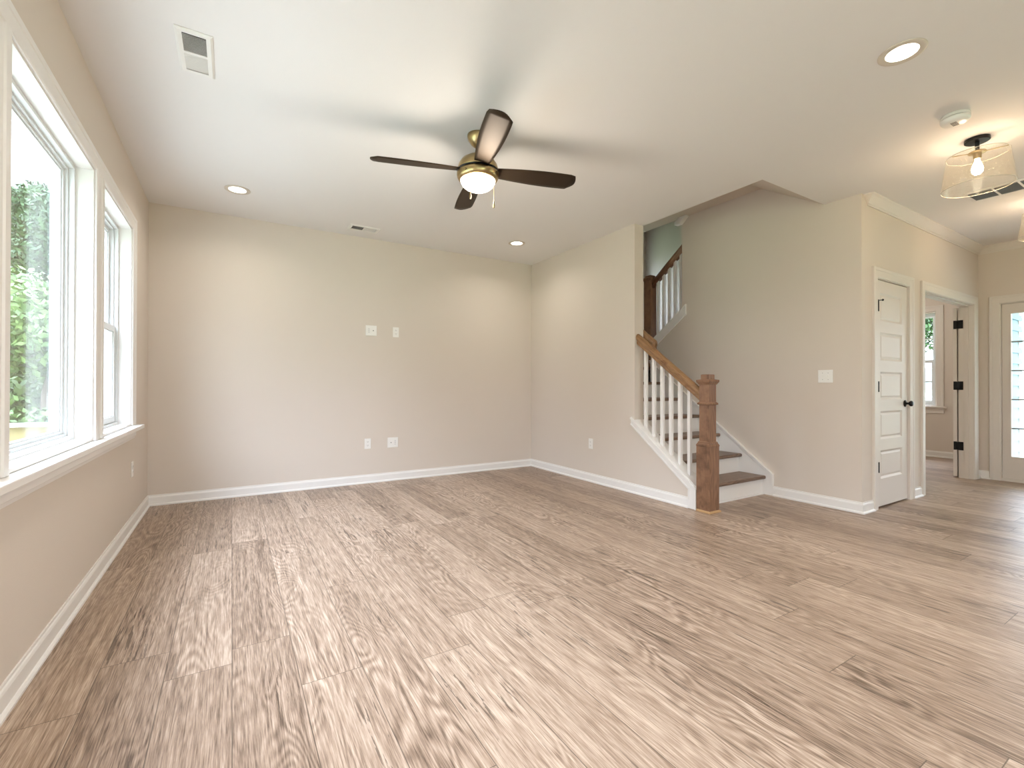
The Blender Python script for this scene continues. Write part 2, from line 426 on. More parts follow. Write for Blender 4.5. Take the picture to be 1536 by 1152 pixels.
bm = bmesh.new(); sweep(bm, [(4.716, YC+.004, H), (4.716, YC, H), (XF, YC, H), (XF, YR, H)], CR, (0, 0, 1), side=-1)
struct('trim_crown', bm, 'hall')

# ------------------------------------------------------------------ generic windows
def frame_T(origin, u, w):
    """local (u along wall, w into the room, v up)"""
    origin, u, w = Vector(origin), Vector(u), Vector(w)
    return lambda p: origin + u*p[0] + w*p[1] + Vector((0, 0, 1))*p[2]
def ring(bm, T, u0, u1, z0, z1, t, w0, w1):
    for a in ((u0, w0, z0, u0+t, w1, z1), (u1-t, w0, z0, u1, w1, z1), (u0+t, w0, z0, u1-t, w1, z0+t), (u0+t, w0, z1-t, u1-t, w1, z1)): box(bm, *a, T=T)
CAS = [(0, 0), (0, .010), (.006, .014), (.012, .015), (.060, .017), (.064, .020), (.085, .022), (.090, .018), (.090, 0)]
def window(name, T, w, z0, z1, hung=True, muntins=0, ext=.075, casing=False, tm='trim'):
    """opening 0..w; room face of the wall at local w=0"""
    root = empty(name, kind='structure')
    bm = bmesh.new(); ring(bm, T, 0, w, z0, z1, .014, -ext, .001)
    obj('jamb_extension', bm, tm, root)
    bm = bmesh.new(); ring(bm, T, .004, w-.004, z0+.004, z1-.004, .028, -.165, -ext+.002); ring(bm, T, .004, w-.004, z0+.004, z1-.004, .040, -.165, -ext-.022)
    obj('window_frame', bm, 'vinyl', root)
    e = .036; zm = z0+(z1-z0)*.48
    def sash(a, b, d, tt):
        bm = bmesh.new(); ring(bm, T, e, w-e, a, b, tt, d-.032, d); ring(bm, T, e+tt-.004, w-e-tt+.004, a+tt-.004, b-tt+.004, .012, d-.026, d-.008)
        if muntins:
            for k in range(1, muntins):
                zz = a+tt + (b-a-2*tt)*k/muntins; box(bm, e+tt, d-.022, zz-.009, w-e-tt, d-.010, zz+.009, T=T)
            uc = w/2; box(bm, uc-.009, d-.022, a+tt, uc+.009, d-.010, b-tt, T=T)
        s = obj('sash', bm, 'vinyl', root)
        bm = bmesh.new(); box(bm, e+tt, d-.019, a+tt, w-e-tt, d-.015, b-tt, T=T); obj('pane', bm, 'glass', s)
        return s
    if hung:
        s = sash(z0+e, zm+.02, -ext-.012, .040)
        sash(zm-.02, z1-e, -ext-.046, .034)
        bm = bmesh.new(); box(bm, w/2-.03, -ext-.030, zm+.02, w/2+.03, -ext-.012, zm+.032, T=T); obj('sash_lock', bm, 'plastic', s)
    else:
        sash(z0+e-.004, z1-e+.004, -ext-.035, .026)
    if casing:
        bm = bmesh.new()
        pts = [T(Vector(p)) for p in ((0, 0, z0), (0, 0, z1), (w, 0, z1), (w, 0, z0))]
        n = T(Vector((0, 1, 0)))-T(Vector((0, 0, 0)))
        u = T(Vector((1, 0, 0)))-T(Vector((0, 0, 0)))
        sd = 1 if n.cross(Vector((0, 0, 1))).dot(-u) > 0 else -1
        sweep(bm, pts, CAS, n, side=sd); obj('casing', bm, tm, root)
        bm = bmesh.new(); box(bm, -.12, -ext, z0-.028, w+.12, .05, z0, T=T); obj('window_sill', bm, tm, root, bevel=.005)
        bm = bmesh.new(); box(bm, -.09, 0, z0-.11, w+.09, .018, z0-.028, T=T); obj('apron', bm, tm, root, bevel=.004)
    return root
for nm, a, b, hung in WIN:
    window(nm, frame_T((XL, a, 0), (0, 1, 0), (1, 0, 0)), b-a, WZ0+.01, WZ1, hung)
    portal((XL-.2, (a+b)/2, (WZ0+WZ1)/2), (1, 0, 0), b-a, WZ1-WZ0)
# casing around the whole bank, mullion boards, stool and apron
Y0, Y1 = WIN[2][1], WIN[1][2]
bm = bmesh.new(); sweep(bm, [(XL, Y0, WZ0+.01), (XL, Y0, WZ1), (XL, Y1, WZ1), (XL, Y1, WZ0+.01)], [(-.004+u*.97, v) for u, v in CAS], (1, 0, 0), side=1)
struct('trim_window_casing', bm, 'trim')
for a, b in ((3.34, 3.51), (2.02, 2.19)):
    bm = bmesh.new()
    prism(bm, [(XL, a-.004), (XL+.012, a-.004), (XL+.016, a+.012), (XL+.016, a+.05), (XL+.010, a+.056), (XL+.010, b-.056), (XL+.016, b-.05), (XL+.016, b-.012), (XL+.012, b+.004), (XL, b+.004)], WZ0+.01, WZ1+.004, 2)
    struct('trim_mullion', bm, 'trim')
bm = bmesh.new(); box(bm, XL-.085, Y0-.0, WZ0-.022, XL, Y1, WZ0+.008); box(bm, XL, Y0-.18, WZ0-.022, XL+.062, Y1+.16, WZ0+.008)
struct('trim_window_stool', bm, 'trim', bevel=.004)
bm = bmesh.new(); prism(bm, [(XL, .682), (XL+.010, .684), (XL+.014, .70), (XL+.020, .705), (XL+.020, .752), (XL, .752)], Y0-.09, Y1+.09, 1)
struct('trim_window_apron', bm, 'trim')

window('window_4', frame_T((SX1, 3.62, 0), (0, -1, 0), (-1, 0, 0)), .92, .785, 2.25, True, 2, casing=True, tm='hall')
portal((SX1+.2, 3.16, 1.5), (-1, 0, 0), .92, 1.47)
window('window_5', frame_T((4.78, YB, 0), (1, 0, 0), (0, -1, 0)), .77, 2.0, 3.3, True, casing=False)
portal((5.165, YB+.25, 2.65), (0, -1, 0), .77, 1.3)
window('added_window_6', frame_T((2.6, YR, 0), (-1, 0, 0), (0, 1, 0)), 2.6, .06, 2.2, False)  # unseen opening, added to let daylight in from behind the camera
portal((1.3, YR-.2, 1.12), (0, 1, 0), 2.6, 2.14)
window('added_window_7', frame_T((XL, -2.9, 0), (0, 1, 0), (1, 0, 0)), 2.0, .51, 2.27, False, casing=True)  # also unseen, added behind the camera for more daylight
portal((XL-.2, -1.9, 1.4), (1, 0, 0), 2.0, 1.76)

window('added_window_8', frame_T((XF, -1.3, 0), (0, -1, 0), (-1, 0, 0)), 2.6, .96, 2.25, False, casing=True)  # unseen, added to brighten the right of the ceiling and the left wall
portal((XF+.2, -2.6, 1.6), (-1, 0, 0), 2.6, 1.3)

# ------------------------------------------------------------------ doors
def panel_slab(bm, w, h, t, panels, T):
    """slab 0..w, front face at local w=0 going back to -t, raised panels on both faces"""
    us = sorted({0, w, *[p[0] for p in panels], *[p[1] for p in panels]}); zs = sorted({0, h, *[p[2] for p in panels], *[p[3] for p in panels]})
    for sgn, base in ((1, 0), (-1, -t)):
        for i in range(len(us)-1):
            for j in range(len(zs)-1):
                a, b, c, d = us[i], us[i+1], zs[j], zs[j+1]
                if any(p[0] <= a and b <= p[1] and p[2] <= c and d <= p[3] for p in panels): continue
                bm.faces.new([bm.verts.new(T(Vector((u, base, z)))) for u, z in ((a, c), (b, c), (b, d), (a, d))])
        for a, b, c, d in panels:
            prev = None
            for ins, dep in ((0, 0), (.006, -.004), (.016, -.011), (.022, -.011), (.036, -.005)):
                cur = [bm.verts.new(T(Vector((u, base+sgn*dep, z)))) for u, z in ((a+ins, c+ins), (b-ins, c+ins), (b-ins, d-ins), (a+ins, d-ins))]
                if prev:
                    for k in range(4): bm.faces.new((prev[k], prev[(k+1) % 4], cur[(k+1) % 4], cur[k]))
                prev = cur
            bm.faces.new(prev)
    for (u0, z0), (u1, z1) in (((0, 0), (w, 0)), ((w, 0), (w, h)), ((w, h), (0, h)), ((0, h), (0, 0))):
        bm.faces.new([bm.verts.new(T(Vector(p))) for p in ((u0, 0, z0), (u1, 0, z1), (u1, -t, z1), (u0, -t, z0))])
    bmesh.ops.remove_doubles(bm, verts=bm.verts, dist=1e-5)
def knob(name, T, parent):
    """local axis +w out of the door face"""
    bm = bmesh.new()
    prof = [(0, 0), (.032, 0), (.032, .006), (.026, .010), (.011, .013), (.010, .030), (.020, .036), (.027, .046), (.026, .056), (.018, .063), (0, .065)]
    lathe(bm, prof, seg=24, T=lambda p: T(Vector((p[0], p[2], p[1]))))
    return obj(name, bm, 'black', parent, smooth=True)
def casing3(bm, T, w, z1, z0=0, n=None, u=None):
    pts = [T(Vector(p)) for p in ((-.006, 0, z0), (-.006, 0, z1+.006), (w+.006, 0, z1+.006), (w+.006, 0, z0))]
    n = T(Vector((0, 1, 0)))-T(Vector((0, 0, 0))); u = T(Vector((1, 0, 0)))-T(Vector((0, 0, 0)))
    sd = 1 if n.cross(Vector((0, 0, 1))).dot(-u) > 0 else -1
    sweep(bm, pts, CAS, n, side=sd)
def jamb(bm, T, w, h, depth, t=.02, stop=.05):
    for a in ((-t, -depth, 0, 0, .001, h+t), (w, -depth, 0, w+t, .001, h+t), (0, -depth, h, w, .001, h+t)): box(bm, *a, T=T)
    if stop:
        for a in ((0, -stop-.035, 0, .011, -stop, h), (w-.011, -stop-.035, 0, w, -stop, h), (.011, -stop-.035, h-.011, w-.011, -stop, h)): box(bm, *a, T=T)

# door_1: closet, closed
w1 = D1[1]-D1[0]
T1 = frame_T((D1[0], YC, 0), (1, 0, 0), (0, -1, 0))
d1 = empty('door_1', kind='structure')
bm = bmesh.new(); jamb(bm, T1, w1, DH, .12, stop=.045); obj('door_jamb', bm, 'hall', d1)
bm = bmesh.new(); casing3(bm, T1, w1, DH); obj('casing', bm, 'hall', d1)
bm = bmesh.new(); P5 = [(.083, w1-.126+.0, z-.253, z) for z in (1.915, 1.56, 1.205, .85, .497)]
panel_slab(bm, w1-.007, 2.025, .035, P5, frame_T((D1[0]+.0035, YC+.006, .014), (1, 0, 0), (0, -1, 0)))
slab = obj('door_slab', bm, 'hall', d1)
for z in (1.80, 1.085, .37):
    bm = bmesh.new(); tube(bm, [(D1[0]+.003, YC-.010, z-.047), (D1[0]+.003, YC-.010, z+.047)], .0075, 10)
    box(bm, D1[0]+.003, YC-.008, z-.044, D1[0]+.018, YC+.0065, z+.044)
    hg = obj('hinge', bm, 'black', d1)
    if z > 1.5:
        bm = bmesh.new(); tube(bm, [(D1[0]-.012, YC-.012, z+.052), (D1[0]+.02, YC-.014, z+.052), (D1[0]+.065, YC-.020, z+.058)], .0045, 8)
        tube(bm, [(D1[0]+.065, YC-.020, z+.058), (D1[0]+.070, YC-.021, z+.058)], .009, 10); obj('door_stop', bm, 'black', hg)
knob('knob', lambda p: Vector((D1[1]-.062, YC+.006, .925)) + Vector((p[0], -p[1], p[2])), d1)

# door_2: double-width opening to the study, right leaf swung right back against the wall
w2 = D2[1]-D2[0]
T2 = frame_T((D2[0], YC, 0), (1, 0, 0), (0, -1, 0))
d2 = empty('door_2', kind='structure')
bm = bmesh.new(); jamb(bm, T2, w2, DH, .12, stop=.04); obj('door_jamb', bm, 'hall', d2)
bm = bmesh.new(); casing3(bm, T2, w2, DH); obj('casing', bm, 'hall', d2)
bm = bmesh.new()
T2b = frame_T((D2[1], SY0, 0), (-1, 0, 0), (0, 1, 0)); casing3(bm, T2b, w2, DH); obj('casing', bm, 'hall', d2)
ang = R(8.5)
hx, hy = D2[1]+.012, SY0+.024
uu = Vector((math.cos(ang), math.sin(ang), 0)); ww = Vector((-math.sin(ang), math.cos(ang), 0))
TL = lambda p: Vector((hx, hy, .014)) + uu*p[0] + ww*(p[1]+.036) + Vector((0, 0, p[2]))
wl = .728
bm = bmesh.new(); panel_slab(bm, wl, 2.02, .035, [(.10, wl-.10, z-.253, z) for z in (1.915, 1.56, 1.205, .85, .497)], TL)
leaf = obj('door_slab', bm, 'hall', d2)
for z in (1.815, 1.085, .365):
    bm = bmesh.new()
    box(bm, -.003, -.034, z-.05, .0, -.004, z+.05, T=TL)
    box(bm, D2[1]-.003, SY0-.034, z-.036, D2[1], SY0-.001, z+.064)
    tube(bm, [(D2[1]+.002, SY0+.008, z-.036), (D2[1]+.002, SY0+.008, z+.064)], .007, 10)
    box(bm, D2[1]-.004, SY0-.002, z-.030, D2[1]+.012, SY0+.026, z+.058)
    obj('hinge', bm, 'black', d2)
knob('knob', lambda p: TL(Vector((wl-.06, 0, .925)) + Vector((p[0], p[1], p[2]))), d2)

# door_3: glazed door in the entry wall
w3 = D3[1]-D3[0]
T3 = frame_T((XF, D3[1], 0), (0, -1, 0), (-1, 0, 0))
d3 = empty('door_3', kind='structure')
bm = bmesh.new(); jamb(bm, T3, w3, DH, .12, stop=0); box(bm, 0, -.12, 0, w3, .0, .03, T=T3); obj('door_jamb', bm, 'hall', d3)
bm = bmesh.new(); casing3(bm, T3, w3, DH); obj('casing', bm, 'hall', d3)
bm = bmesh.new(); gz0, gz1 = .275, 1.935; st = .055
for a in ((.002, -.07, .03, .012+st, -.028, 2.042), (w3-.012-st, -.07, .03, w3-.002, -.028, 2.042), (.012+st, -.07, .03, w3-.012-st, -.028, gz0), (.012+st, -.07, gz1, w3-.012-st, -.028, 2.042)): box(bm, *a, T=T3)
sl3 = obj('door_slab', bm, 'hall', d3)
bm = bmesh.new(); ring(bm, T3, .012+st-.006, w3-.012-st+.006, gz0-.006, gz1+.006, .014, -.076, -.022); obj('glass_bead', bm, 'hall', sl3)
bm = bmesh.new()
for k in range(1, 5):
    z = gz0+(gz1-gz0)*k/5; box(bm, .012+st, -.056, z-.008, w3-.012-st, -.044, z+.008, T=T3)
for k in (1, 2, 3):
    u = .012+st+(w3-.024-2*st)*k/4; box(bm, u-.008, -.056, gz0, u+.008, -.044, gz1, T=T3)
obj('glazing_bars', bm, mat('grey_glazing_bar', (.30, .31, .30), .4), sl3)
bm = bmesh.new(); box(bm, .012+st, -.052, gz0, w3-.012-st, -.048, gz1, T=T3); obj('pane', bm, 'glass', sl3)
portal((XF+.25, (D3[0]+D3[1])/2, 1.1), (-1, 0, 0), w3, 1.7)

# ------------------------------------------------------------------ stairs
RISE, RUN, YS = 0.19, 0.252, 2.678
LZ, LY = 7*RISE, 2.678+6*0.252
stair = empty('staircase', (4.1, YS, 0)); tag(stair, 'enclosed staircase with brown oak treads and white risers rising beside the beige wall', 'stairs')
def at(o, parent):      # parent keeping world coordinates
    o.parent = parent; o.matrix_parent_inverse = Matrix.Translation(parent.location).inverted(); return o
def tread_mesh(x0, x1, y0, y1, z):
    bm = bmesh.new(); t = .034
    pr = [(y1, z), (y0+.012, z), (y0+.004, z-.004), (y0, z-.0135), (y0+.004, z-t+.004), (y0+.012, z-t), (y1, z-t)]
    prism(bm, pr, x0, x1, 0); return bm
for i in range(6):
    y = YS+i*RUN; z = (i+1)*RISE
    at(obj('tread', tread_mesh(XRI+.0155, XS-.016, y-.032, y+RUN+.01, z), 'oaktread'), stair)
for i in range(7):
    y = YS+i*RUN; z = i*RISE
    at(obj('riser', B((XRI+.0155, y, z+(.001 if i == 0 else 0), XS-.016, y+.016, z+RISE-.0345)), 'trim'), stair)
bm = bmesh.new(); prism(bm, [(XRI+.0155, YS-.002), (XS-.016, YS-.002), (XS-.016, YS-.014), (XRI+.0155, YS-.014)], 0.001, .017, 2)
at(obj('shoe_moulding', bm, 'trim'), stair)
struct('floor_landing', B((XRI+.002, LY-.024, LZ-.03, XO-.002, YB-.002, LZ)), 'oaktread')
stair2 = empty('upper_stair_flight', (5.2, LY, LZ)); tag(stair2, 'upper flight of oak treads climbing back behind the stairwell wall', 'stairs')
# second flight climbing back over the closet
for i in range(8):
    y = LY-i*RUN; z = LZ+(i+1)*RISE
    tr_ = at(obj('tread', tread_mesh(XSI+.016, XO-.002, -(y+.032), -(y-RUN-.01), z), 'oaktread'), stair2)
    for v in tr_.data.vertices: v.co.y = -v.co.y
    at(obj('riser', B((XSI+.016, y-.016, z-RISE, XO-.002, y, z-.0345)), 'trim'), stair2)
# skirt board on the stairwell wall
def skirt1(y): return .215 + .765*(y-2.573)
bm = bmesh.new(); prism(bm, [(2.573, .001), (2.573, skirt1(2.573)), (LY-.045, skirt1(LY-.045)), (LY-.045, 0.9), (2.9, .001)], XS-.014, XS-.0005, 0)
at(obj('skirt_board', bm, 'trim'), stair)
def stripe(bm, pts, w, x0, x1):
    """band of width w below a polyline in the yz plane"""
    prof = [(0, 0), (w, 0), (w, 1), (0, 1)]
    sweep(bm, [(x0, y, z) for y, z in pts], [(0, 0), (w, 0), (w, x1-x0), (0, x1-x0)], (1, 0, 0), side=1)
bm = bmesh.new()
for off, wd, th in ((-.002, .012, -.031), (.010, .018, -.021), (.030, .006, -.019)):
    sweep(bm, [(XS-.0006, 2.573+off, .10), (XS-.0006, 2.573+off, skirt1(2.573)-off*.5), (XS-.0006, LY-.045, skirt1(LY-.045)-off*1.25)], [(0, 0), (wd, 0), (wd, th), (0, th)], (1, 0, 0), side=-1)
at(obj('skirt_cap', bm, 'trim'), stair)

# knee-wall trim (white boards wrapping the sloped wall)
bm = bmesh.new()
ye = 2.622
def cb(y, d): return curb(y)-d
prism(bm, [(3.407, cb(3.407, 0)), (3.407, cb(3.407, .079)), (2.712, cb(2.712, .079)), (2.712, .0005), (ye, .0005), (ye, cb(ye, 0))], XR-.012, XR-.0005, 0)
sweep(bm, [(XR-.012, 3.402, cb(3.402, .004)), (XR-.012, ye+.003, cb(ye, .004)), (XR-.012, ye+.003, .0005)], [(0, 0), (.012, 0), (.012, -.014), (0, -.014)], (1, 0, 0), side=1)
sweep(bm, [(XR-.012, 3.402, cb(3.402, .066)), (XR-.012, 2.70, cb(2.70, .066)), (XR-.012, 2.70, .08)], [(0, 0), (.010, 0), (.010, -.009), (0, -.009)], (1, 0, 0), side=1)
struct('trim_knee_wall_skirt', bm, 'trim')
bm = bmesh.new(); prism(bm, [(YE-.0005, curb(YE)-.019), (YE-.0005, curb(YE)+.003), (ye-.004, curb(ye)+.003), (ye-.004, .0005), (2.6245, .0005), (2.6245, curb(ye)-.019)], XR-.0005, XRI+.014, 0)
struct('trim_knee_wall_cap', bm, 'trim')

# ------------------------------------------------------------------ newel, balusters and rails
def sqlathe(bm, prof, cx, cy, z0=0):
    """square-section turning: prof of (half width, z)"""
    prev = None; first = True
    for h_, z in prof:
        cur = [bm.verts.new((cx+a*h_, cy+b*h_, z0+z)) for a, b in ((-1, -1), (1, -1), (1, 1), (-1, 1))]
        if prev:
            for k in range(4): bm.faces.new((prev[k], prev[(k+1) % 4], cur[(k+1) % 4], cur[k]))
        else: bm.faces.new(list(reversed(cur)))
        prev = cur
    bm.faces.new(prev)
NX, NY = 3.54, 2.5525
rail = empty('stair_railing', (NX, 2.595, 0)); tag(rail, 'lower stair railing with square oak newel and six white balusters on the knee wall', 'railing')
NY = 2.553
bm = bmesh.new()
sqlathe(bm, [(.066, .002), (.066, .565), (.068, .568), (.069, .575), (.064, .583), (.064, .588), (.059, .592), (.058, .602), (.049, .61),
             (.049, .925), (.060, .928), (.062, .934), (.060, .940), (.053, .947), (.049, .952), (.049, 1.10), (.055, 1.103), (.058, 1.112), (.066, 1.122), (.068, 1.135), (.066, 1.142),
             (.042, 1.148), (.040, 1.150), (.040, 1.185), (.034, 1.19)], NX, NY)
nw = at(obj('newel_post', bm, 'oak', bevel=.0015), rail)
bm = bmesh.new(); sweep(bm, [(NX-.066, NY+.06, .001), (NX-.066, NY-.066, .001), (NX+.066, NY-.066, .001), (NX+.066, NY+.06, .001)], [(0, 0), (.011, 0), (.011, .010), (.005, .017), (0, .018)], (0, 0, 1), side=-1)
o = obj('shoe_moulding', bm, 'rawoak'); o.parent = nw
RAILP = [(u*1.1, v*1.25) for u, v in [(-.020, 0), (.020, 0), (.022, .012), (.020, .020), (.027, .028), (.031, .040), (.029, .054), (.018, .064), (0, .067), (-.018, .064), (-.029, .054), (-.031, .040), (-.027, .028), (-.020, .020), (-.022, .012)]]
def railmesh(bm, x, pts):
    for i, (A, C) in enumerate(zip(pts, pts[1:])):
        a = [bm.verts.new((x+u, A[0], A[1]+v/math.cos(math.atan(abs(A[1]-C[1])/abs(A[0]-C[0])))*1.0)) for u, v in RAILP]
        c = [bm.verts.new((x+u, C[0], C[1]+v/math.cos(math.atan(abs(A[1]-C[1])/abs(A[0]-C[0])))*1.0)) for u, v in RAILP]
        k = len(RAILP)
        for j in range(k): bm.faces.new((a[j], a[(j+1) % k], c[(j+1) % k], c[j]))
        f = [bm.faces.new(list(reversed(a))), bm.faces.new(c)]
        for q_ in f: q_.normal_update()
        bmesh.ops.triangulate(bm, faces=f)
BX = 3.56
def rail1(y): return 1.060 + SL*(y-2.756)
bm = bmesh.new(); railmesh(bm, BX-.012, [(NY+.049, rail1(NY+.049)), (YE-.004, rail1(YE-.004))])
at(obj('handrail', bm, 'oakrail'), rail)
bp_ = None
for i in range(6):
    y = 3.270 - i*.1035
    bm = bmesh.new(); h_ = .0155
    vs = [(a, b) for a in (-h_, h_) for b in (-h_, h_)]
    lo = [bm.verts.new((BX+a, y+b, curb(y+b)+.0035)) for a, b in ((-h_, -h_), (h_, -h_), (h_, h_), (-h_, h_))]
    hi = [bm.verts.new((BX+a, y+b, rail1(y+b)+.002)) for a, b in ((-h_, -h_), (h_, -h_), (h_, h_), (-h_, h_))]
    bm.faces.new(list(reversed(lo))); bm.faces.new(hi)
    for k in range(4): bm.faces.new((lo[k], lo[(k+1) % 4], hi[(k+1) % 4], hi[k]))
    at(obj('baluster', bm, 'trim', bevel=.0015), rail)
# wall mounted rail behind the stub wall
wr = empty('wall_handrail', (XRI+.08, 3.3, 0)); tag(wr, 'short oak wall handrail just behind the top end of the lower stair railing', 'handrail')
bm = bmesh.new(); railmesh(bm, XRI+.085, [(3.285, 1.455), (4.15, 1.455+SL*.865)]); at(obj('rail', bm, 'oakrail', smooth=True), wr)
for y in (3.5, 4.0):
    bm = bmesh.new(); z = 1.455+SL*(y-3.285); tube(bm, [(XRI+.001, y, z-.05), (XRI+.05, y, z-.05), (XRI+.085, y, z+.002)], .007, 8); at(obj('bracket', bm, 'black'), wr)
# upper railing
up = empty('upper_stair_railing', (4.66, 4.19, LZ)); tag(up, 'upper stair railing with dark oak post, high behind the end of the right wall', 'railing')
UX = 4.655
bm = bmesh.new(); sqlathe(bm, [(.055, .0), (.055, 1.12), (.064, 1.13), (.066, 1.15), (.062, 1.16), (.045, 1.175), (.045, 1.19), (.02, 1.20)], UX, 4.205, LZ)
at(obj('newel_post', bm, 'oak', bevel=.0015), up)
def rail2(y): return 2.72 + SL*(3.667-y)
bm = bmesh.new(); railmesh(bm, UX, [(4.155, rail2(4.155)), (3.669, rail2(3.669))]); at(obj('handrail', bm, 'oak', smooth=True), up)
for i in range(5):
    y = 4.07 - i*.088
    bm = bmesh.new(); h_ = .0155
    q = ((-h_, -h_), (h_, -h_), (h_, h_), (-h_, h_))
    lo = [bm.verts.new((UX+a, y+b, skirt2(y+b)+.006)) for a, b in q]; hi = [bm.verts.new((UX+a, y+b, rail2(y+b)+.002)) for a, b in q]
    bm.faces.new(list(reversed(lo))); bm.faces.new(hi)
    for k in range(4): bm.faces.new((lo[k], lo[(k+1) % 4], hi[(k+1) % 4], hi[k]))
    at(obj('baluster', bm, 'trim'), up)
bm = bmesh.new(); prism(bm, [(4.10, skirt2(4.10)), (3.605, skirt2(3.605)), (3.605, skirt2(3.605)-.125), (4.10, skirt2(4.10)-.125)], XS-.014, XS-.0005, 0)
sweep(bm, [(XS-.014, 4.10, skirt2(4.10)), (XS-.014, 3.605, skirt2(3.605)), (XS-.014, 3.605, skirt2(3.605)-.12)], [(0, 0), (.012, 0), (.012, -.008), (0, -.008)], (1, 0, 0), side=1)
struct('trim_upper_stringer', bm, 'trim')
bm = bmesh.new(); prism(bm, [(4.15, skirt2(4.15)-.019), (3.668, skirt2(3.668)-.019), (3.668, skirt2(3.668)+.004), (4.15, skirt2(4.15)+.004)], XS-.0005, XSI+.012, 0)
struct('trim_upper_stringer_cap', bm, 'trim')
bm = bmesh.new(); prism(bm, [(3.73, 3.02), (3.73, 3.055), (3.66, 3.098), (3.57, 3.098), (3.57, 3.09), (3.66, 3.02)], XS-.06, XS-.0005, 0)
struct('trim_soffit_end', bm, 'trim')

# ------------------------------------------------------------------ plates
def outlet(loc, rz, kind='duplex'):
    """face toward local -y"""
    w = .07 if kind in ('duplex',) else .122
    root = empty('wall_outlet' if kind == 'duplex' else ('light_switch_plate' if kind == 'switch' else 'media_plate'), loc, rz)
    bm = bmesh.new(); box(bm, -w/2, -.006, -.0575, w/2, -.0005, .0575); obj('cover_plate', bm, 'plastic', root, bevel=.0025)
    if kind == 'duplex':
        for s in (-1, 1):
            bm = bmesh.new(); lathe(bm, [(0, .0085), (.0165, .0085), (.0172, .006)], seg=20, T=lambda p: Vector((p[0], -p[2], p[1]*.82+s*.0195)))
            r_ = obj('receptacle', bm, 'plastic', root)
            bm = bmesh.new(); zc = s*.0195
            box(bm, -.0075, -.0091, zc-.001, -.0052, -.0084, zc+.008); box(bm, .0052, -.0091, zc-.001, .0075, -.0084, zc+.006); box(bm, -.002, -.0091, zc-.0085, .002, -.0084, zc-.0045)
            obj('slots', bm, 'dark', r_)
    elif kind == 'switch':
        for s in (-1, 1):
            bm = bmesh.new(); box(bm, s*.023-.005, -.0075, -.012, s*.023+.005, -.0055, .012); r_ = obj('switch_surround', bm, 'plastic', root)
            bm = bmesh.new(); prism(bm, [(-.0065, -.001), (-.017, s*.006), (-.017, s*.006+.006), (-.0065, .008)], s*.023-.0035, s*.023+.0035, 0); obj('toggle', bm, 'plastic', r_)
            for z in (-.030, .030):
                bm = bmesh.new(); lathe(bm, [(0, .0072), (.003, .0068), (.003, .0055)], seg=10, T=lambda p: Vector((p[0]+s*.023, -p[2], p[1]+z)))
                obj('screw', bm, mat('screw', (.35, .35, .34), .5), r_)
    else:
        s = 1 if kind == 'media_r' else -1          # side of the coax dot
        bm = bmesh.new(); box(bm, -s*.026-.014, -.0068, -.032, -s*.026+.014, -.0055, .032); r_ = obj('brush_insert', bm, 'plastic', root)
        bm = bmesh.new()
        for i in range(5): box(bm, -s*.026-.009, -.0073, -.024+i*.011, -s*.026+.009, -.0066, -.021+i*.011)
        obj('slots', bm, mat('grey_slot', (.45, .46, .48), .5), r_)
        bm = bmesh.new(); lathe(bm, [(0, .014), (.0045, .014), (.0048, .0055)], seg=14, T=lambda p: Vector((p[0]+s*.022, -p[2], p[1]))); obj('coax_jack', bm, 'dark', root)
    return root
G = 'white plates on the back wall'
o = outlet((1.337, YB, 1.707), 0, 'media_r'); tag(o, 'wide white media plate high on the back wall, left of the upper outlet', 'wall plate')
o = outlet((1.618, YB, 1.705), 0); tag(o, 'white duplex outlet high on the back wall beside the upper media plate', 'outlet')
o = outlet((1.302, YB, .440), 0); tag(o, 'white duplex outlet low on the back wall beside the lower media plate', 'outlet')
o = outlet((1.586, YB, .437), 0, 'media_l'); tag(o, 'wide white media plate low on the back wall, right of the lower outlet', 'wall plate')
o = outlet((XR, 4.03, .432), -R(90), 'duplex'); o.rotation_euler.z = -R(90); tag(o, 'white duplex outlet on the right wall between the corner and the stairs', 'outlet')
o = outlet((XS, 2.105, 1.178), -R(90), 'switch'); tag(o, 'white two-toggle switch plate on the stairwell wall near the closet door', 'light switch')
o = outlet((XL, 4.50, .450), R(90)); tag(o, 'white duplex outlet below the window sill on the left wall', 'outlet')

